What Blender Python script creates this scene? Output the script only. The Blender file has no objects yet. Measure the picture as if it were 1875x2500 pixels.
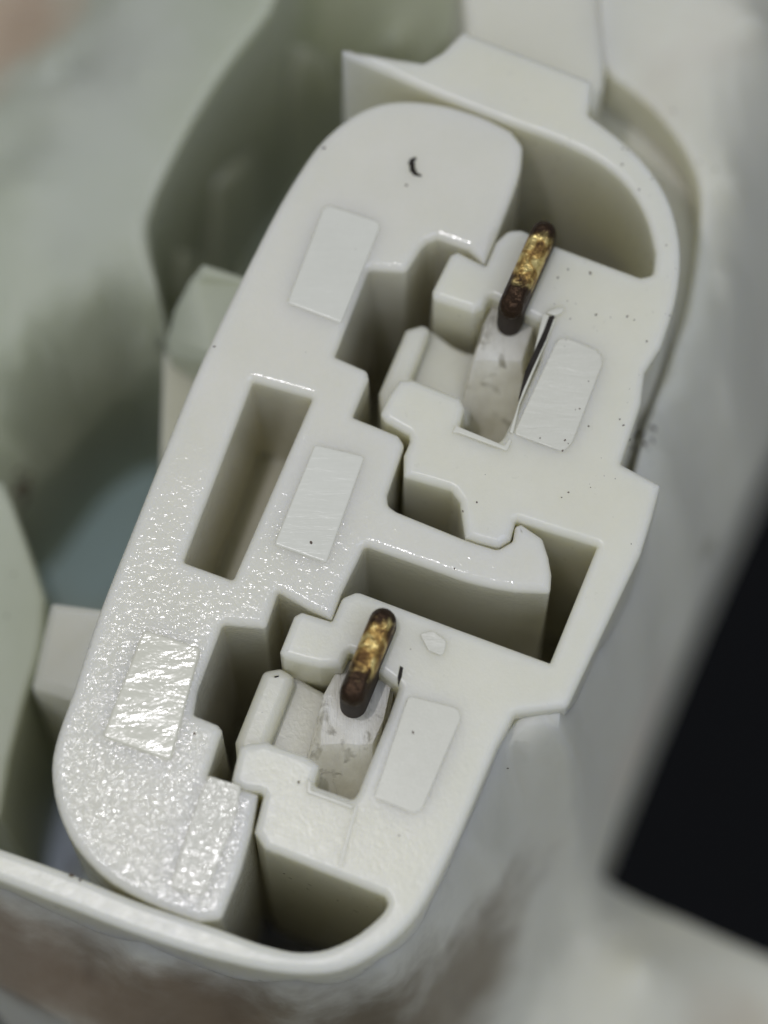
import bpy, bmesh, math, random
import numpy as np
from mathutils import Vector, geometry, noise
random.seed(3)
sc = bpy.context.scene
# ------------------------------------------------------------------ camera
# One unit is about 0.5 mm; the mating face of the connector is the plane Z = 0.
TH, DIST, FPX = math.radians(16), 90.0, 9000.0
cam_data = bpy.data.cameras.new("camera")
cam = bpy.data.objects.new("camera", cam_data); sc.collection.objects.link(cam)
cam.location = (0, -DIST*math.sin(TH), DIST*math.cos(TH)); cam.rotation_euler = (TH, 0, 0)
cam_data.sensor_fit = 'HORIZONTAL'; cam_data.sensor_width = 36; cam_data.lens = 36*FPX/1875
cam_data.clip_start = 1; cam_data.clip_end = 2000
cam_data.dof.use_dof = True; cam_data.dof.focus_distance = DIST-0.2
cam_data.dof.aperture_fstop = 0.046; cam_data.dof.aperture_blades = 0
sc.camera = cam
# ------------------------------------------------------------------ world, lamps, exposure
w = bpy.data.worlds.new("World"); sc.world = w; w.use_nodes = True
bg = w.node_tree.nodes["Background"]; bg.inputs[0].default_value = (0.82, 0.87, 1.0, 1); bg.inputs[1].default_value = 0.48
def lamp(name, loc, target, size, energy, col):
    d = bpy.data.lights.new(name, 'AREA'); d.shape = 'DISK'; d.size = size; d.energy = energy; d.color = col
    o = bpy.data.objects.new(name, d); sc.collection.objects.link(o); o.location = loc
    o.rotation_euler = (Vector(target)-Vector(loc)).to_track_quat('-Z', 'Y').to_euler(); return o
lamp("soft_key_light", (26, -22, 60), (0, 0, 0), 36, 7700, (0.66, 0.745, 1.0))  # unseen softbox, added as the key light
lamp("sparkle_light", (-9.0, -2.6, 55), (-5, -8, 0), 0.9, 8000, (1.0, 0.97, 1.0))  # small unseen lamp, added for the sparkle on the lower left
vs = sc.view_settings; vs.view_transform = 'Standard'; vs.look = 'None'; vs.exposure = 0.0; vs.gamma = 1.0
sc.cycles.use_denoising = True
sc.cycles.max_bounces = 10; sc.cycles.diffuse_bounces = 6; sc.cycles.caustics_reflective = False; sc.cycles.caustics_refractive = False
# ------------------------------------------------------------------ plan coordinates
def P(x, y, z=0.0):
    """photo coordinates (1875 x 2500) -> point of the plane Z = z"""
    c, s = math.cos(TH), math.sin(TH)
    a, b = (x-937.5)/FPX, -(y-1250)/FPX
    d = Vector((a, b*c+s, b*s-c)); o = Vector(cam.location)
    return o + d*((z-o.z)/d.z)
FR = dict(V=(1.1302, 0, 0), S=(1, 0, 0), A=(1/3.318, 780, 520), B=(1/3.318, 480, 1420), C=(1/2.37, 800, 1020), D=(1/1.508, 0, 2000),
          Q1=(1/1.765, 0, 0), Q2=(1/1.765, 935, 0), Q3=(1/1.765, 0, 1250), Q4=(1/1.765, 935, 1250))
def T(fr, *pts):
    k, ox, oy = FR[fr]; return [(ox+p[0]*k, oy+p[1]*k)+tuple(p[2:]) for p in pts]
def fillet(pts, z, r, seg=5):
    """traced corners -> rounded loop in world xy at height z; a third value in a point is its own radius (photo px)"""
    W = [P(p[0], p[1], z).xy for p in pts]; R = [(p[2] if len(p) > 2 else r)/100 for p in pts]
    out = []; n = len(W)
    for i in range(n):
        a, b, c = W[i-1], W[i], W[(i+1) % n]
        u, v = a-b, c-b; lu, lv = u.length, v.length
        if lu < 1e-6 or lv < 1e-6: continue
        u /= lu; v /= lv
        ang = math.acos(max(-1, min(1, u.dot(v))))
        t = R[i]/max(1e-3, math.tan(ang/2)); t = min(t, 0.48*lu, 0.48*lv) if R[i] < .4 else min(0.48*lu, 0.48*lv, R[i]*2.5)
        if t < 1e-3 or ang > math.radians(179): out.append(b.copy()); continue
        p0, p1 = b+u*t, b+v*t
        k = max(2, seg if ang < 2.6 else 3)
        for j in range(k+1):
            s = j/k; out.append(p0*(1-s)**2+b*2*s*(1-s)+p1*s*s)
    res = []
    for p in out:
        if not res or (p-res[-1]).length > 4e-3: res.append(p)
    if (res[0]-res[-1]).length < 4e-3: res.pop()
    return res
def area(L): return sum(L[i-1].x*L[i].y-L[i].x*L[i-1].y for i in range(len(L)))/2
def inside(p, L):
    r = False; n = len(L); x, y = p
    for i in range(n):
        a, b = L[i-1], L[i]
        if (a.y > y) != (b.y > y) and x < (b.x-a.x)*(y-a.y)/(b.y-a.y)+a.x: r = not r
    return r
def inset(L, d):
    """offset to the left of a loop's direction by d (outer loops run ccw, holes cw)"""
    n = len(L); out = []
    for i in range(n):
        e0 = (L[i]-L[i-1]).normalized(); e1 = (L[(i+1) % n]-L[i]).normalized()
        n0 = Vector((-e0.y, e0.x)); n1 = Vector((-e1.y, e1.x)); m = n0+n1
        if m.length < 1e-4: m = n0.copy()
        m.normalize(); k = 1/max(0.45, m.dot(n0)); out.append(L[i]+m*d*k)
    for _ in range(12):      # arcs tighter than the offset fold over: gather the folded points
        bad = False
        for i in range(n):
            j = (i+1) % n
            if (out[j]-out[i]).dot(L[j]-L[i]) < -1e-9:
                q = (out[i]+out[j])/2; out[i] = q.copy(); out[j] = q.copy(); bad = True
        if not bad: break
    return out
def solid(outer, holes, ztop, zbot, bev, grid=0, steps=4, close=True):
    """slab with a rounded top edge; ztop is a number or a function of (x, y)"""
    zf = ztop if callable(ztop) else (lambda x, y: ztop)
    loops = []
    for k, L in enumerate([outer]+list(holes)):
        L = list(L)
        if (area(L) > 0) != (k == 0): L.reverse()
        loops.append(L)
    bm = bmesh.new()
    caps = []
    for L in loops:
        rings = []
        for s in range(steps+1):
            a = math.pi/2*s/steps
            Q = inset(L, bev*(1-math.sin(a))); dz = -bev*(1-math.cos(a))
            rings.append([(q.x, q.y, zf(q.x, q.y)+dz) for q in Q])
        caps.append([Vector(p[:2]) for p in rings[0]])
        rings.append([(q.x, q.y, zbot) for q in L])
        vr = [[bm.verts.new(p) for p in r] for r in rings]; n = len(L)
        for r in range(len(vr)-1):
            for i in range(n):
                j = (i+1) % n
                try: bm.faces.new((vr[r][i], vr[r+1][i], vr[r+1][j], vr[r][j]))
                except ValueError: pass
    def cap(ls, z, flip, g):
        V, E = [], []
        for L in ls:
            b = len(V); V += L; E += [(b+i, b+(i+1) % len(L)) for i in range(len(L))]
        if g:
            xs = [p.x for p in ls[0]]; ys = [p.y for p in ls[0]]
            x = min(xs)+g/2
            while x < max(xs):
                y = min(ys)+g/2
                while y < max(ys):
                    q = (x+random.uniform(-.1, .1)*g, y+random.uniform(-.1, .1)*g)
                    if inside(q, ls[0]) and not any(inside(q, h) for h in ls[1:]): V.append(Vector(q))
                    y += g
                x += g
        vo, _, fo, _, _, _ = geometry.delaunay_2d_cdt(V, E, [], 0, 1e-5)
        vv = [bm.verts.new((p.x, p.y, z(p.x, p.y))) for p in vo]
        for f in fo:
            c = sum((vo[i] for i in f), Vector((0, 0)))/len(f)
            if inside(c, ls[0]) and not any(inside(c, h) for h in ls[1:]):
                f = [vv[i] for i in f]
                if flip: f.reverse()
                try: bm.faces.new(f)
                except ValueError: pass
        for v in [v for v in vv if not v.link_faces]: bm.verts.remove(v)
    cap(caps, zf, False, grid)
    if close: cap(loops, lambda x, y: zbot, True, 0)
    bmesh.ops.remove_doubles(bm, verts=bm.verts, dist=2e-4)
    return bm
def link(name, bm, mat, parent=None, sharp=38):
    me = bpy.data.meshes.new(name); bm.to_mesh(me); bm.free()
    for p in me.polygons: p.use_smooth = True
    me.set_sharp_from_angle(angle=math.radians(sharp)); me.materials.append(mat)
    o = bpy.data.objects.new(name, me); sc.collection.objects.link(o)
    wn = o.modifiers.new("normals", 'WEIGHTED_NORMAL'); wn.keep_sharp = True; wn.weight = 70
    if parent: o.parent = parent
    return o
def thing(name, label, cat, loc=(0, 0, 0), group=None):
    o = bpy.data.objects.new(name, None); sc.collection.objects.link(o); o.empty_display_size = .5
    o['label'] = label; o['category'] = cat
    if group: o['group'] = group
    return o
def rbf(ctrl, world=False):
    """smooth height field through (photo x, photo y, z) points"""
    pts = np.array([tuple(c[:2]) if world else tuple(P(*c).xy) for c in ctrl]); zz = np.array([c[2] for c in ctrl], float)
    n = len(pts); d = np.linalg.norm(pts[:, None]-pts[None], axis=2)
    K = np.zeros((n+3, n+3)); K[:n, :n] = d+0.0*np.eye(n); K[:n, n] = 1; K[:n, n+1:] = pts; K[n, :n] = 1; K[n+1:, :n] = pts.T
    c = np.linalg.lstsq(K, np.r_[zz, 0, 0, 0], rcond=None)[0]
    P0, cw, l = pts, c[:n], c[n:]
    return lambda x, y: float(np.hypot(P0[:, 0]-x, P0[:, 1]-y)@cw+l[0]+l[1]*x+l[2]*y)
# ------------------------------------------------------------------ materials
def nodes(name):
    m = bpy.data.materials.new(name); m.use_nodes = True; nt = m.node_tree
    return m, nt, nt.nodes["Principled BSDF"]
def N(nt, t, **k):
    n = nt.nodes.new(t)
    for a, b in k.items():
        if a in n.inputs: n.inputs[a].default_value = b
        else: setattr(n, a, b)
    return n
def ramp(nt, fac, stops):
    r = nt.nodes.new('ShaderNodeValToRGB'); e = r.color_ramp.elements
    e[0].position, e[0].color = stops[0][0], (*stops[0][1], 1); e[1].position, e[1].color = stops[-1][0], (*stops[-1][1], 1)
    for p, c in stops[1:-1]:
        x = e.new(p); x.color = (*c, 1)
    nt.links.new(fac, r.inputs[0]); return r.outputs[0]
def g3(v): return (v, v, v)
def plastic(name, c1, c2, rough=.38, sss=.35, bump=.05, crinkle=0, stain=None, sc1=.5, spec=.5, streak=None, sscale=1.5, spots=()):
    m, nt, b = nodes(name); L = nt.links.new
    tc = N(nt, 'ShaderNodeTexCoord'); co = tc.outputs['Object']
    n1 = N(nt, 'ShaderNodeTexNoise', Scale=sc1, Detail=5.0, Roughness=.6); L(co, n1.inputs['Vector'])
    col = ramp(nt, n1.outputs['Fac'], [(.3, c1), (.7, c2)])
    # fine cloudiness of the moulded nylon
    n2 = N(nt, 'ShaderNodeTexNoise', Scale=7.0, Detail=4.0, Roughness=.7); L(co, n2.inputs['Vector'])
    mx = N(nt, 'ShaderNodeMix', data_type='RGBA', blend_type='MULTIPLY'); mx.inputs[0].default_value = .5
    L(col, mx.inputs[6]); L(ramp(nt, n2.outputs['Fac'], [(.25, g3(.95)), (.75, g3(1.0))]), mx.inputs[7]); col = mx.outputs[2]
    if stain:
        scl, lo, hi, sc_col, amt = stain
        n3 = N(nt, 'ShaderNodeTexNoise', Scale=scl, Detail=6.0, Roughness=.62, Distortion=.6); L(co, n3.inputs['Vector'])
        f = ramp(nt, n3.outputs['Fac'], [(lo, g3(0)), (hi, g3(amt))])
        m2 = N(nt, 'ShaderNodeMix', data_type='RGBA'); L(f, m2.inputs[0]); L(col, m2.inputs[6]); m2.inputs[7].default_value = (*sc_col, 1); col = m2.outputs[2]
    for (vx, vy, vz), rad, scol, amt in spots:      # local colour patches: grime, a painted crease shadow, paler and teal tones
        c = P(vx*1.1302, vy*1.1302, vz); wn_ = N(nt, 'ShaderNodeTexNoise', Scale=.45, Detail=5.0, Roughness=.6); L(co, wn_.inputs['Vector'])
        vm = N(nt, 'ShaderNodeVectorMath', operation='MULTIPLY_ADD'); L(wn_.outputs['Color'], vm.inputs[0]); vm.inputs[1].default_value = (rad*1.1,)*3; L(co, vm.inputs[2])
        vd = N(nt, 'ShaderNodeVectorMath', operation='DISTANCE'); L(vm.outputs[0], vd.inputs[0]); vd.inputs[1].default_value = tuple(c+Vector((rad*.55,)*3))
        mr_ = N(nt, 'ShaderNodeMapRange', interpolation_type='SMOOTHSTEP'); L(vd.outputs['Value'], mr_.inputs[0]); mr_.inputs[1].default_value = rad*.3; mr_.inputs[2].default_value = rad*1.15; mr_.inputs[3].default_value = amt; mr_.inputs[4].default_value = 0
        m3 = N(nt, 'ShaderNodeMix', data_type='RGBA'); L(mr_.outputs[0], m3.inputs[0]); L(col, m3.inputs[6]); m3.inputs[7].default_value = (*scol, 1); col = m3.outputs[2]
    L(col, b.inputs['Base Color'])
    b.inputs['Subsurface Weight'].default_value = sss; b.inputs['Subsurface Radius'].default_value = (1.0, .96, .72); b.inputs['Subsurface Scale'].default_value = sscale
    rn = N(nt, 'ShaderNodeTexNoise', Scale=3.0, Detail=5.0); L(co, rn.inputs['Vector'])
    L(ramp(nt, rn.outputs['Fac'], [(.3, g3(rough-.03)), (.7, g3(rough+.05))]), b.inputs['Roughness'])
    b.inputs['Specular IOR Level'].default_value = spec
    # bump: fine grain, plus crinkled mould texture
    fn = N(nt, 'ShaderNodeTexNoise', Scale=16.0, Detail=3.0, Roughness=.6); L(co, fn.inputs['Vector'])
    bp = N(nt, 'ShaderNodeBump', Strength=bump, Distance=.1); L(fn.outputs['Fac'], bp.inputs['Height']); last = bp
    if crinkle:
        wn = N(nt, 'ShaderNodeTexNoise', Scale=5.5, Detail=2.0, Roughness=.55, Distortion=1.2); L(co, wn.inputs['Vector'])
        bp2 = N(nt, 'ShaderNodeBump', Strength=1.0, Distance=.035*crinkle); L(last.outputs[0], bp2.inputs['Normal'])
        # only where the mould is textured: the lower lobe and the outer edge of the retainer
        sep = N(nt, 'ShaderNodeSeparateXYZ'); L(co, sep.inputs[0])
        zn = N(nt, 'ShaderNodeTexNoise', Scale=.7, Detail=3.0); L(co, zn.inputs['Vector'])
        a1 = N(nt, 'ShaderNodeMath', operation='MULTIPLY_ADD'); L(sep.outputs[0], a1.inputs[0]); a1.inputs[1].default_value = .55; L(sep.outputs[1], a1.inputs[2])
        a2 = N(nt, 'ShaderNodeMath', operation='MULTIPLY_ADD'); L(zn.outputs['Fac'], a2.inputs[0]); a2.inputs[1].default_value = 6.0; L(a1.outputs[0], a2.inputs[2])
        mr = N(nt, 'ShaderNodeMapRange'); L(a2.outputs[0], mr.inputs[0]); mr.inputs[1].default_value = 4.0; mr.inputs[2].default_value = -5.5; mr.inputs[3].default_value = .14; mr.inputs[4].default_value = .60
        mu = N(nt, 'ShaderNodeMath', operation='MULTIPLY'); L(wn.outputs['Fac'], mu.inputs[0]); L(mr.outputs[0], mu.inputs[1]); L(mu.outputs[0], bp2.inputs['Height']); last = bp2
    if streak:
        mp = N(nt, 'ShaderNodeMapping'); mp.inputs['Rotation'].default_value = (0, 0, streak[0]); mp.inputs['Scale'].default_value = (streak[1], streak[2], 1); L(co, mp.inputs[0])
        sn = N(nt, 'ShaderNodeTexNoise', Scale=1.0, Detail=4.0, Roughness=.6, Distortion=.4); L(mp.outputs[0], sn.inputs['Vector'])
        bp3 = N(nt, 'ShaderNodeBump', Strength=1.0, Distance=streak[3]); L(sn.outputs['Fac'], bp3.inputs['Height']); L(last.outputs[0], bp3.inputs['Normal']); last = bp3
    L(last.outputs[0], b.inputs['Normal'])
    return m
CAVM = plastic("brightened_cavity_nylon", (.62, .645, .48), (.70, .72, .56), rough=.5, sss=.5, sc1=.14, bump=.03)  # lighter copy of the shell nylon, brightness painted in for the gap
GREYFLOOR = plastic("grey_pocket_floor", (.10, .10, .10), (.22, .22, .21), rough=.25, sss=0, sc1=.9, bump=.3)  # plain dark grey tone for the floor of the lowest pocket
WHITE = plastic("white_nylon", (.745, .725, .57), (.78, .76, .615), rough=.30, sss=.8, bump=.05, crinkle=.35)
RETN = plastic("white_nylon_textured", (.735, .715, .58), (.775, .75, .625), rough=.12, sss=.6, crinkle=1.8, spec=.6, bump=.02)
TRIM = plastic("white_nylon_thin", (.675, .66, .535), (.705, .69, .56), rough=.26, sss=0, bump=.05)
TRIMT = plastic("white_nylon_thin_textured", (.695, .675, .545), (.73, .71, .58), rough=.12, sss=0, crinkle=1.8, spec=.6, bump=.02)
PADM = plastic("moulded_pad_nylon", (.70, .69, .57), (.74, .73, .61), rough=.22, sss=0, bump=.02, streak=(math.radians(-22), .7, 5.0, .018))
PADG = plastic("glossy_pad_nylon", (.69, .67, .52), (.73, .71, .56), rough=.15, sss=0, bump=.02, spec=.9, streak=(math.radians(-20), 1.0, 2.6, .032))
PADB = plastic("scratched_pad_nylon", (.67, .655, .53), (.70, .685, .56), rough=.26, sss=0, streak=(math.radians(28), .8, 4.0, .05))
SHELL = plastic("shaded_shell_nylon", (.46, .49, .35), (.56, .58, .45), rough=.5, sss=.5, sc1=.14, stain=(.16, .52, .85, (.46, .49, .37), .35), bump=.03, spots=[((20, 60, -9), 3.0, (.52, .37, .24), .8), ((250, 120, -5.5), 3.2, (.57, .575, .49), .5), ((230, 400, -5.5), 3.0, (.56, .58, .48), .45)])  # same nylon as the face; shroud shade painted into the colour
TERR = plastic("warm_shell_nylon", (.73, .71, .565), (.79, .77, .63), rough=.45, sss=.6, sc1=.14, stain=(.16, .52, .78, (.60, .53, .42), .5), bump=.06, spots=[((930, 2140, -9), 4.8, (0.20, 0.155, 0.09), .9), ((640, 2220, -6), 5.0, (0.17, 0.13, 0.07), .9), ((350, 2170, -6), 4.6, (0.24, 0.18, 0.11), .9), ((20, 2010, -5), 4.0, (0.26, 0.19, 0.12), .85), ((1260, 1560, -14), 3.0, (.62, .50, .40), .4), ((1600, 2230, -17), 2.2, (.55, .46, .32), .5)])  # brown spot at the flank crease: grime with the crease shadow painted in
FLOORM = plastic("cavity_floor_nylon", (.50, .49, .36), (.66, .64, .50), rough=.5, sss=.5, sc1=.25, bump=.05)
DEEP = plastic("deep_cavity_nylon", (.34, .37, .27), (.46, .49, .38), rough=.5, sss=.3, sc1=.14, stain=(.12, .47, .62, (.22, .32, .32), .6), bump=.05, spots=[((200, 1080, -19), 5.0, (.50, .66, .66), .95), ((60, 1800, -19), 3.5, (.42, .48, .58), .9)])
CHAN = plastic("channel_nylon", (.60, .57, .46), (.80, .78, .67), rough=.3, sss=.5, sc1=1.2, stain=(1.5, .55, .66, (.20, .18, .12), .7), bump=.15, streak=(math.radians(-24), 6.0, .8, .05))
def brass(c=Vector((0, 0, 0)), u=Vector((0, 1)), half=.5):
    m, nt, b = nodes("tarnished_brass"); L = nt.links.new
    tc = N(nt, 'ShaderNodeTexCoord'); n1 = N(nt, 'ShaderNodeTexNoise', Scale=3.2, Detail=5.0, Roughness=.55, Distortion=.5); L(tc.outputs['Object'], n1.inputs['Vector'])
    L(ramp(nt, n1.outputs['Fac'], [(.36, (.16, .09, .035)), (.50, (.40, .26, .08)), (.64, (.74, .60, .24))]), b.inputs['Base Color'])
    vd = N(nt, 'ShaderNodeVectorMath', operation='DOT_PRODUCT'); sb = N(nt, 'ShaderNodeVectorMath', operation='SUBTRACT'); L(tc.outputs['Object'], sb.inputs[0]); sb.inputs[1].default_value = c
    L(sb.outputs[0], vd.inputs[0]); vd.inputs[1].default_value = (u.x, u.y, 0); ab = N(nt, 'ShaderNodeMath', operation='ABSOLUTE'); L(vd.outputs['Value'], ab.inputs[0])
    ad = N(nt, 'ShaderNodeMath', operation='MULTIPLY_ADD'); L(n1.outputs['Fac'], ad.inputs[0]); ad.inputs[1].default_value = -.9; L(ab.outputs[0], ad.inputs[2])
    mr = N(nt, 'ShaderNodeMapRange', interpolation_type='SMOOTHSTEP'); L(ad.outputs[0], mr.inputs[0]); mr.inputs[1].default_value = half-.62; mr.inputs[2].default_value = half-.25
    mx = N(nt, 'ShaderNodeMix', data_type='RGBA'); L(mr.outputs[0], mx.inputs[0]); L(b.inputs['Base Color'].links[0].from_socket, mx.inputs[6]); mx.inputs[7].default_value = (.05, .032, .02, 1); L(mx.outputs[2], b.inputs['Base Color'])  # both ends mixed to dark brown along the axis
    b.inputs['Metallic'].default_value = 1; L(ramp(nt, n1.outputs['Fac'], [(.35, g3(.6)), (.65, g3(.36))]), b.inputs['Roughness'])
    n2 = N(nt, 'ShaderNodeTexNoise', Scale=5.0, Detail=3.0); L(tc.outputs['Object'], n2.inputs['Vector'])
    bp = N(nt, 'ShaderNodeBump', Strength=.8, Distance=.12); L(n2.outputs['Fac'], bp.inputs['Height']); L(bp.outputs[0], b.inputs['Normal'])
    return m

def simple(name, col, rough=.6, metal=0):
    m, nt, b = nodes(name); L = nt.links.new
    tc = N(nt, 'ShaderNodeTexCoord'); n1 = N(nt, 'ShaderNodeTexNoise', Scale=2.0, Detail=4.0); L(tc.outputs['Object'], n1.inputs['Vector'])
    L(ramp(nt, n1.outputs['Fac'], [(.3, tuple(c*.65 for c in col)), (.7, tuple(c*1.3 for c in col))]), b.inputs['Base Color'])
    b.inputs['Roughness'].default_value = rough; b.inputs['Metallic'].default_value = metal; b.inputs['Specular IOR Level'].default_value = .2; return m
DKSIDE = simple("dark_blade_side", (.028, .018, .011), .6, .3)  # dark brown tone of the blade sides
DIRT = simple("dirt", (.03, .026, .02), .9)
DUST = simple("dust", (.13, .10, .075), .9)
DARK = simple("dark_rubber", (.004, .004, .004), .8)
# ------------------------------------------------------------------ large structure: dark surface below
bm = bmesh.new(); bmesh.ops.create_grid(bm, x_segments=2, y_segments=2, size=400)
for v in bm.verts: v.co.z = -70
o = link("ground", bm, DARK); o['kind'] = 'structure'
# ------------------------------------------------------------------ connector housing
H = thing("connector_housing", "white nylon connector housing with stepped rim, deep cavities and a wide right flank", "connector")
ZB = -15.0
# face plate: terminal block and the thin ring that runs round the retainer
outer = T('V', (0, 1832, 5), (160, 1888, 60), (300, 1948, 60), (470, 2003, 60)) + T('V', (560, 2038, 60), (640, 2057, 60), (700, 2053, 60), (770, 2023, 60), (826, 1974, 60), (840, 1950, 60), (830, 1934, 12), (572, 1832, 14), (549, 1796, 8)) \
    + T('B', (545, 1710, 10), (380, 1690, 10), (285, 1640, 12), (282, 1600, 12), (330, 1400, 10), (350, 1330, 12), (420, 1300, 10), (560, 1290, 6), (880, 1400, 8), (1000, 1480, 14), (950, 1645, 12), (1270, 1760, 14), (1310, 1700, 10), (1560, 1080, 10), (1640, 850, 8), (1240, 560, 8), (1180, 690, 10),
        (1000, 690, 12), (870, 660, 10), (700, 610, 14), (672, 565, 10), (790, 270, 10), (850, 235, 14), (1095, 312, 6), (1180, 120, 20), (1290, 75, 24)) \
    + T('C', (190, 1005, 20), (750, 1215, 8), (1288, 1412, 3), (1560, 740, 3), (1240, 640, 20), (1090, 590, 6), (1060, 700, 10), (990, 745, 20), (870, 715, 10), (795, 690, 5), (765, 480, 10), (715, 415, 14), (440, 335, 8), (440, 210, 10), (475, 130, 16)) \
    + T('A', (725, 1790, 8), (530, 1680, 14), (490, 1620, 14), (560, 1470, 14), (650, 1340, 10), (760, 1340, 8), (1140, 1490, 10), (1180, 1570, 14), (1135, 1725, 10), (1440, 1860, 18), (1500, 1800, 12)) \
    + T('V', (1165, 780, 10), (1180, 700, 10), (1060, 640, 10)) + T('A', (1330, 760, 8), (1250, 800, 10), (920, 690, 14), (915, 620, 10), (1060, 330, 14), (1120, 300, 14), (1345, 415, 4), (1430, 220, 20), (1530, 130, 30), (1640, 125, 20)) \
    + T('V', (1205, 530, 6), (1385, 597, 25), (1412, 590, 18), (1416, 545, 30), (1398, 465, 60), (1355, 395, 60), (1290, 342, 60), (1200, 300, 60), (1100, 266, 60), (940, 203, 60), (830, 155, 40), (742, 118, 3), (738, 103, 3), (850, 122, 30), (915, 133, 20), (955, 110, 12), (1000, 64, 6), (1282, 172, 10), (1272, 246, 12),
        (1335, 292, 60), (1400, 352, 60), (1450, 430, 60), (1474, 530, 60), (1466, 640, 60), (1430, 745, 30), (1394, 802, 12), (1386, 870, 20), (1342, 1000, 6), (1429, 1046, 8), (1410, 1115, 20), (1385, 1195, 10), (1300, 1372, 30), (1226, 1528, 24), (1112, 1543, 14), (1075, 1612, 10), (1000, 1790, 30), (945, 1905, 60), (900, 1985, 80), (820, 2060, 90), (720, 2105, 80), (600, 2102, 80), (450, 2068, 60), (300, 2020, 60), (150, 1960, 60), (0, 1902, 5), (-60, 1880, 5), (-60, 1808, 5))
plate = link("face_plate", solid(fillet(outer, 0, 12), [], 0.0, ZB, .21), WHITE, H)
def tilt(zc, cx, cy, gx, gy, lo=-4.5, hi=1.0):
    c = P(cx, cy, 0); return lambda x, y: max(lo, min(hi, zc+(x-c.x)*gx+(y-c.y)*gy))
# pin channels behind the face: floors, side posts
def slab(name, fr_pts, z, zb, mat, parent, r=10, bev=.07, label=None, grid=0, holes=()):
    zz = z if not callable(z) else {'channel_floor': -2.2, 'support_rib': -3.6}.get(name, 0)
    o = link(name, solid(fillet(fr_pts, zz, r), [fillet(h, zz, r) for h in holes], z, zb, bev, grid), mat, parent)
    if label: o['label'] = label
    return o
slab("side_post", T('A', (700, 935, 14), (840, 895, 20), (900, 935, 14), (740, 1330, 6), (900, 1420), (860, 1800), (500, 1700), (480, 1450)), -1.1, -9, WHITE, H, bev=.2)
slab("inner_ledge", T('A', (880, 930, 14), (1080, 1075, 12), (1185, 1125, 8), (1290, 1140, 8), (1210, 1720, 8), (820, 1700), (720, 1340)), -1.9, -9, WHITE, H, bev=.14)
slab("side_post", T('B', (540, 715, 20), (680, 690, 20), (800, 760, 20), (590, 1290, 6), (760, 1450), (700, 1640), (330, 1500), (310, 1290, 8)), -1.1, -9, WHITE, H, bev=.25)
slab("inner_ledge", T('B', (740, 730, 14), (960, 860, 12), (1040, 900, 8), (1100, 960, 8), (900, 1640, 8), (640, 1500), (580, 1290)), -1.9, -9, WHITE, H, bev=.14)
slab("channel_floor", T('V', (1140, 600), (1178, 640), (1110, 985), (975, 930), (1040, 740), (1090, 640)), tilt(-.8, 1240, 860, .0, 1.3, -3.6, -.75), -9, CHAN, H, grid=.3)
slab("channel_floor", T('V', (815, 1420), (862, 1460), (800, 1760), (650, 1700), (700, 1530), (760, 1420)), tilt(-.8, 850, 1810, .0, 1.3, -3.6, -.75), -9, CHAN, H, grid=.3)
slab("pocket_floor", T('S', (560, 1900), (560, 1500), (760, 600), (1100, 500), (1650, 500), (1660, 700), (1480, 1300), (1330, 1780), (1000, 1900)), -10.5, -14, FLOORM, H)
# moulded pads and small ridges on the face
slab("pocket_floor", T('S', (560, 2000), (1010, 2080), (1010, 2380), (560, 2380)), -12, -14, GREYFLOOR, H, label="dark grey floor of the lowest pocket")
slab("ejector_pad", T('Q2', (760, 1440, 30), (930, 1510, 40), (950, 1560, 30), (820, 1900, 30), (780, 1950, 40), (560, 1870, 14)), .016, -4, PADB, H, bev=.05, label="scratched rectangular pad beside the upper terminal channel")
slab("ejector_pad", T('V', (882, 1502, 14), (990, 1530, 20), (996, 1550, 14), (912, 1748, 20), (895, 1757, 14), (808, 1722, 10)), .012, -4, TRIM, H, bev=.03, label="faint smooth rectangular pad beside the lower terminal channel")
slab("flash_ridge", T('Q2', (690, 1345, 5), (745, 1375, 5), (590, 1740, 3), (560, 1870, 3), (545, 1860, 3), (640, 1560, 3)), .06, -.3, TRIM, H, bev=.03)
slab("crack", T('Q2', (716, 1362, 3), (742, 1360, 3), (705, 1460, 3), (640, 1600, 3), (580, 1735, 1), (612, 1600, 3), (690, 1430, 3)), .066, .0, DIRT, H, bev=.004)
slab("crack", T('V', (864, 1438, 1), (871, 1442, 1), (868, 1462, 1), (860, 1482, 1), (859, 1462, 1)), .012, -.2, DIRT, H, bev=.004)
slab("flash_ridge", T('Q2', (740, 1325, 6), (785, 1320, 8), (775, 1345, 6), (740, 1360, 6), (695, 1345, 4)), .09, -.3, TRIM, H, bev=.05)
# shell behind the ring on the right: sunken shelf, sloping flank and lower flange
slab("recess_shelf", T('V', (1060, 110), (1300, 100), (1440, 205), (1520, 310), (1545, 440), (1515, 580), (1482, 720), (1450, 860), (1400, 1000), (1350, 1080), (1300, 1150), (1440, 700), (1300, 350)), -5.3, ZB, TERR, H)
def sheet(name, outline, ctrl, zb, mat, parent, bev=.25, grid=.45, lim=(-30, 0), smooth=2, label=None):
    """curved slab: outline and inner points carry their own heights (V frame x, y, z)"""
    k = FR['V'][0]
    Q = [Vector((*P(p[0]*k, p[1]*k, 0 if len(p) > 3 else p[2]).xy, p[2])) for p in outline+ctrl]   # a fourth value: traced on the face, lowered straight down
    zf0 = rbf([tuple(q) for q in Q], world=True)
    W = Q[:len(outline)]
    for _ in range(smooth):
        W = [q for i in range(len(W)) for q in (W[i-1]*.25+W[i]*.75, W[i]*.75+W[(i+1) % len(W)]*.25)]
    zf = lambda x, y: max(lim[0], min(lim[1], zf0(x, y)))
    o = link(name, solid([w_.xy for w_ in W], [], zf, zb, bev, grid=grid), mat, parent, sharp=60)
    if label: o['label'] = label
    return o
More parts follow.
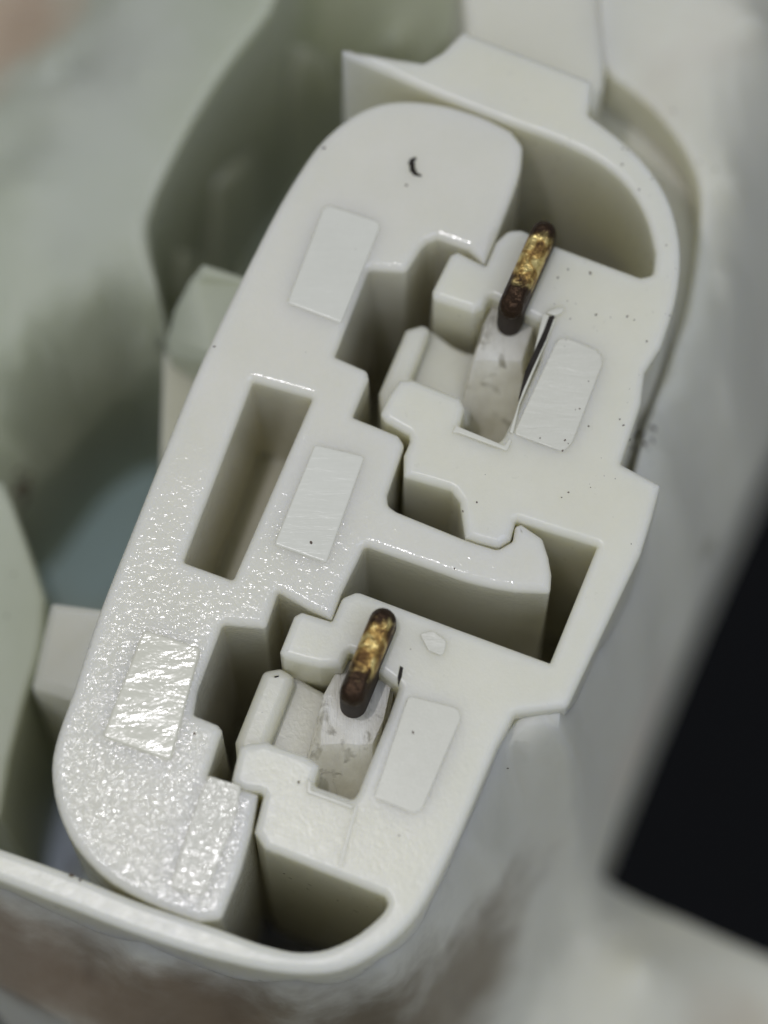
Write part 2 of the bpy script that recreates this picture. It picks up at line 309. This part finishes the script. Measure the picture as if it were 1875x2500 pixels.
sheet("side_flank", [(1288, -150, -2.4), (1296, 60, -2.4), (1302, 150, -2.7), (1380, 205, -3.1), (1450, 278, -3.4), (1497, 355, -3.5), (1516, 440, -3.7), (1507, 550, -4.2), (1482, 680, -4.6), (1440, 800, -4.7), (1400, 900, -4.6), (1360, 1060, -4.0), (1330, 1200, -1.8, 1), (1200, 1470, -.6, 1), (1075, 1570, -.6, 1), (1000, 1730, -.7, 1), (930, 1860, -.8, 1), (868, 1962, -.8, 1), (800, 2034, -.8, 1), (705, 2078, -.8, 1), (600, 2080, -.8, 1), (450, 2040, -.8, 1), (300, 1986, -.8, 1), (150, 1926, -.8, 1), (0, 1870, -.8, 1), (-120, 1830, -.8, 1),
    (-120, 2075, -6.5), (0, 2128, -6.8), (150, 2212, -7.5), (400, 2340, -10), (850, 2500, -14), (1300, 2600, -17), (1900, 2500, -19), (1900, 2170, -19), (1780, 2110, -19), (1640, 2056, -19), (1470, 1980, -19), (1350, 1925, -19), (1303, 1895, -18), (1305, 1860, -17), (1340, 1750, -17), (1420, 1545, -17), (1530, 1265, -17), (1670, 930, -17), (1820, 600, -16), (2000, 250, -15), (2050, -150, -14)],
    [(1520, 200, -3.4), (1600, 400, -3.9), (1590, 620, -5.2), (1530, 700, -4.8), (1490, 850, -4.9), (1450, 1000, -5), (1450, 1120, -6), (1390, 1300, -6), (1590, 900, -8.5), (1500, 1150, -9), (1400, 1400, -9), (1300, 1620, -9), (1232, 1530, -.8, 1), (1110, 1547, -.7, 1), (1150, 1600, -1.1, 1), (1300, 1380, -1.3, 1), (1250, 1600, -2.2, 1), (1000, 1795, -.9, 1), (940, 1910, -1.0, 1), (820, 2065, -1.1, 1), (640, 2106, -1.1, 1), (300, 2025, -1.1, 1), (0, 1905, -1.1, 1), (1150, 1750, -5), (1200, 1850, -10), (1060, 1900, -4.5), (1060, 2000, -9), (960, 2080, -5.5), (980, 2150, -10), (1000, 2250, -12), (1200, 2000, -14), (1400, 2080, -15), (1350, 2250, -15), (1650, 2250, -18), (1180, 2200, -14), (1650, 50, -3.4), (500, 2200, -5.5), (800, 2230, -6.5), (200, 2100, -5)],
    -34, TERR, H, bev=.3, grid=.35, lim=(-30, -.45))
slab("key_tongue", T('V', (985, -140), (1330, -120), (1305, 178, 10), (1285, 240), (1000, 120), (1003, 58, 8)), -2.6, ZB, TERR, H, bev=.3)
# shroud on the left
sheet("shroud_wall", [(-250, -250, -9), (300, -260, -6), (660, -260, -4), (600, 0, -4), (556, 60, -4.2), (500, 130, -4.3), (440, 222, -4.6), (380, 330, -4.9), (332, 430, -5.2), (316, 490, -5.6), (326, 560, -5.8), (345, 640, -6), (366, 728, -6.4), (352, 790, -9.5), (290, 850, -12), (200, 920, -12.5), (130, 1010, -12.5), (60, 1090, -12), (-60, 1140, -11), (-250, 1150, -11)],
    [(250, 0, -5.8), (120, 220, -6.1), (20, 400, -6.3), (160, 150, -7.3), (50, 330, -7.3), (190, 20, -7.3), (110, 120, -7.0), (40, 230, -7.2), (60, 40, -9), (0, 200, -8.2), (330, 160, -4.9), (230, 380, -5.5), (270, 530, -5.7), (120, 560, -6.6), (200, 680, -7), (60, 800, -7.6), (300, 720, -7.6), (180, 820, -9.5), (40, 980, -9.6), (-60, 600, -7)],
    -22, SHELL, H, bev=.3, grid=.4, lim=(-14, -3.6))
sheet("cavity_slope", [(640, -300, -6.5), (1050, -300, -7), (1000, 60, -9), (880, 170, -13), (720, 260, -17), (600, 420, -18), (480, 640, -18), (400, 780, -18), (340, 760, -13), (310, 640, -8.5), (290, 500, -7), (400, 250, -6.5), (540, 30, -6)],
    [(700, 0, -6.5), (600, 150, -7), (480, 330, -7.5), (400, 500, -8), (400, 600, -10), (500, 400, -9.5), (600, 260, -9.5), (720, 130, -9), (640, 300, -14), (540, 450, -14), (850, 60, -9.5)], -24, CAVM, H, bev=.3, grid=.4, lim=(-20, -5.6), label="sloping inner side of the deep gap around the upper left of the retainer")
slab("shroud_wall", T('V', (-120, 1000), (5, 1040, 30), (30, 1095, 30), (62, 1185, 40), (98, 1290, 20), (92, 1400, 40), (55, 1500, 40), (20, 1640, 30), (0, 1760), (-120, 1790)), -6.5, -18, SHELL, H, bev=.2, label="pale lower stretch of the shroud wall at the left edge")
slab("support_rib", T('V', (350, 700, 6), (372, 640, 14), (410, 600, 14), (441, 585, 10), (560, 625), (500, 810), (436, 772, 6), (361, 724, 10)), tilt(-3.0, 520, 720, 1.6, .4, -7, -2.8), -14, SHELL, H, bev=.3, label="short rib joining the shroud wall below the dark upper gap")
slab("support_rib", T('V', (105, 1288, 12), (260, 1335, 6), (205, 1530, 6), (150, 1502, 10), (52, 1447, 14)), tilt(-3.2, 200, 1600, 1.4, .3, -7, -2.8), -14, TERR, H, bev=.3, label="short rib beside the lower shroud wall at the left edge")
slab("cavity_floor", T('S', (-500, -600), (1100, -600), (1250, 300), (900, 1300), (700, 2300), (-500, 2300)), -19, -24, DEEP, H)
# soiled outer wall under the lower rim
slab("mould_line", T('V', (768, 1738, 2), (773, 1741, 2), (760, 1790, 2), (738, 1872, 2), (731, 1870, 2), (752, 1790, 2)), .03, -.2, TRIM, H, bev=.012)
slab("flash_bead", T('V', (985, 918, 4), (1000, 925, 4), (1090, 962, 6), (1100, 945, 4), (1106, 950, 4), (1096, 975, 8), (1080, 968, 6), (990, 935, 6), (976, 935, 4)), .05, -.2, TRIM, H, bev=.035)
slab("flash_bead", T('V', (664, 1680, 4), (674, 1690, 4), (672, 1706, 6), (766, 1740, 6), (762, 1748, 4), (662, 1712, 6)), .05, -.2, TRIM, H, bev=.035)
slab("flash_bead", T('V', (905, 1368, 8), (935, 1362, 8), (965, 1385, 10), (958, 1418, 12), (925, 1405, 10)), .03, -.2, PADB, H, bev=.03)
# ------------------------------------------------------------------ retainer
Rt = thing("locking_retainer", "long white textured retainer with rounded ends and a hooked arm, left of the blades", "retainer")
ro = T('V', (890, 213, 60), (965, 222, 60), (1050, 250, 40), (1106, 280, 24), (1130, 312, 30), (1127, 365, 40), (1108, 420, 60), (1085, 480, 60)) + T('A', (1340, 410, 5), (1200, 285, 4), (960, 200, 4), (880, 225, 8), (830, 270, 14), (700, 470, 20), (400, 450, 14), (125, 1150, 6), (385, 1265, 16), (400, 1330, 10), (270, 1640, 6), (480, 1725, 8), (640, 1790, 20), (690, 1870, 20)) \
    + T('C', (345, 440, 20), (350, 500, 20), (400, 535, 14), (795, 695, 10), (870, 720, 10), (985, 755, 22), (1070, 705, 12), (1085, 620, 10), (1120, 605, 10), (1245, 690, 20), (1280, 800, 14), (1297, 900, 14), (1290, 1010, 14), (1080, 1000, 30), (850, 960, 60), (500, 835, 60), (215, 735, 14), (160, 850, 8), (80, 1010, 10)) \
    + T('B', (1095, 305, 5), (900, 215, 8), (660, 75, 8), (560, 370, 14), (210, 340, 14), (5, 880, 4), (-25, 1070, 6), (170, 1150, 16), (208, 1200, 12), (90, 1565, 6), (280, 1640, 6), (500, 1715, 6)) \
    + T('V', (545, 1790, 20), (520, 1880, 30), (478, 1985, 24), (430, 1990, 24), (330, 1955, 60), (225, 1900, 60), (150, 1815, 60), (117, 1730, 60), (108, 1645, 60), (128, 1570, 60), (155, 1500, 60), (205, 1340, 60), (290, 1130, 60), (420, 805, 60), (520, 600, 60), (612, 420, 60), (690, 302, 60), (765, 240, 60), (830, 216, 60))
slot = T('V', (546, 822, 8), (674, 858, 8), (503, 1250, 8), (396, 1211, 8))
link("body", solid(fillet(ro, 0, 12), [fillet(slot, 0, 8)], 0.0, ZB, .23), RETN, Rt)
slab("slot_floor", T('S', (400, 860), (860, 860), (700, 1500), (380, 1480)), -6.2, -9, FLOORM, Rt)
slab("pad", T('V', (680, 960, 10), (788, 985, 10), (705, 1216, 8), (592, 1176, 6)), .04, -4, PADM, Rt, bev=.05, label="grey lilac raised pad at the middle of the retainer")
slab("pad", T('V', (702, 440, 20), (825, 480, 20), (737, 698, 6), (620, 654, 6)), .03, -4, PADM, Rt, bev=.05, label="raised pad with a bright lower edge on the upper half of the retainer")
slab("pad", T('Q3', (620, 508, 14), (865, 590, 14), (735, 1075, 8), (440, 970, 8)), tilt(.05, 370, 1690, .02, .0), -4, PADG, Rt, bev=.06, label="shiny raised pad on the lower half of the retainer")
slab("moulding_step", T('Q3', (900, 1135, 6), (1040, 1180, 10), (1010, 1330, 10), (880, 1660, 30), (730, 1620, 20), (850, 1250, 6)), .03, -4, TRIMT, Rt, bev=.04)
# ------------------------------------------------------------------ terminals
def terminal(axis, wid, ztip, shift, half, label):
    """blade seen nearly end-on: flat tip with bevelled, darker shoulders"""
    t = thing("terminal_blade", label, "terminal", group="brass terminal blades standing in the face")
    (x0, y0), (x1, y1) = [P(*p, ztip).xy for p in axis]; a = Vector((x0, y0)); b = Vector((x1, y1)); u = (b-a).normalized(); n = Vector((-u.y, u.x)); h = wid/200
    def oval(k, e, m=10, top=0.0):
        L = []
        for c, s in ((b-u*(h-e), 1), (a+u*(h-e+top), -1)):
            for i in range(m+1):
                th = math.pi*(i/m)-math.pi/2
                L.append(c+(u*math.cos(th)+n*math.sin(th))*s*h*k)
        return L
    def shell(rings, name, mat, capit):
        bm = bmesh.new(); vr = [[bm.verts.new((p.x, p.y, z)) for p in L] for L, z in rings]; m = len(vr[0])
        for r in range(len(vr)-1):
            for i in range(m):
                j = (i+1) % m; bm.faces.new((vr[r][i], vr[r+1][i], vr[r+1][j], vr[r][j]))
        bm.faces.new(vr[0]) if capit else None
        bmesh.ops.recalc_face_normals(bm, faces=bm.faces)
        o = link(name, bm, mat, t, sharp=50); return o
    cc = (a+b)/2-u*shift
    m = brass(Vector((cc.x, cc.y, ztip)), u, half)
    shell([(oval(1, 0), ztip-.42), (oval(1, 0), ztip-8)], "blade", DKSIDE, False)
    shell([(oval(.42, -.12), ztip), (oval(.66, -.08), ztip-.03), (oval(.86, -.04), ztip-.12), (oval(.96, -.02), ztip-.24), (oval(1.0, 0), ztip-.42)], "tip", m, True)
terminal([(1341, 530), (1237, 764)], 64, .95, .18, .58, "brass blade standing in the upper channel, its tip reaching over the curved dark pocket")
terminal([(947, 1477), (849, 1714)], 66, .9, .18, .58, "brass blade standing in the lower channel, below the long hooked arm")
# ------------------------------------------------------------------ dirt
deps = bpy.context.evaluated_depsgraph_get(); deps.update()
def hit(x, y):
    o = Vector(cam.location); d = (P(x, y, 0)-o).normalized()
    ok, loc, nor, *_ = sc.ray_cast(deps, o, d); return (loc, nor) if ok else (P(x, y, 0), Vector((0, 0, 1)))
def blob(bm, c, r, nor, stretch=1.0, ang=0.0):
    q = nor.to_track_quat('Z', 'Y').to_matrix()
    res = bmesh.ops.create_icosphere(bm, subdivisions=1, radius=1)
    for v in res['verts']:
        p = v.co*random.uniform(.75, 1.25); p = Vector((p.x*r*stretch, p.y*r, p.z*r*.45))
        p = Vector((p.x*math.cos(ang)-p.y*math.sin(ang), p.x*math.sin(ang)+p.y*math.cos(ang), p.z)); v.co = c+q@p
bm = bmesh.new()
for p, r in [((0, 0), .055), ((-2, 8), .06), ((0, 16), .065), ((3, 24), .06), ((8, 31), .05), ((15, 35), .04), ((21, 37), .025), ((6, -3), .04)]:
    l, n_ = hit(1008+p[0]-2, 392+p[1]); blob(bm, l, r*1.3, n_, 1.3, random.random()*3)
o = link("dirt_flake", bm, DIRT); o['label'] = "small black curled flake lying on the rounded upper end of the retainer"; o['category'] = "dirt"
bm = bmesh.new()
specks = T('V', (700, 320), (878, 400), (1205, 600), (1275, 590), (1030, 1085), (982, 1228), (672, 1172), (590, 1320), (892, 1582), (862, 1805), (420, 1585), (1545, 365), (1510, 350), (1455, 240), (1390, 950), (1400, 970), (1375, 965), (1655, 210), (210, 636), (120, 800), (390, 505), (350, 555), (185, 700), (30, 1240), (15, 1330), (645, 1690), (1000, 1105), (1425, 270))
for x, y in specks:
    l, n_ = hit(x, y); blob(bm, l, random.uniform(.022, .042), n_, 1.4, random.random()*3)
for _ in range(120):   # loose dust, thickest on the right shelf
    if _ < 90: x, y = random.uniform(1350, 1700), random.uniform(250, 1250)
    else: x, y = random.uniform(0, 1875), random.uniform(0, 2200)
    l, n_ = hit(x, y)
    if l.z > -20: blob(bm, l, random.choice((.009, .012, .016, .024)), n_, random.uniform(1, 2), random.random()*3)
for cx, cy, k in ((50, 1060, 22), (1390, 945, 12), (160, 1880, 10)):
    for _ in range(k):
        l, n_ = hit(cx*1.13+random.gauss(0, 14), cy*1.13+random.gauss(0, 14)); blob(bm, l, random.uniform(.03, .08)*(1.6 if cx == 50 else 1), n_, 1.5, random.random()*3)
o = link("dust", bm, DUST); o['kind'] = 'stuff'; o['label'] = "dark dust grains scattered over the connector"; o['category'] = "dust"
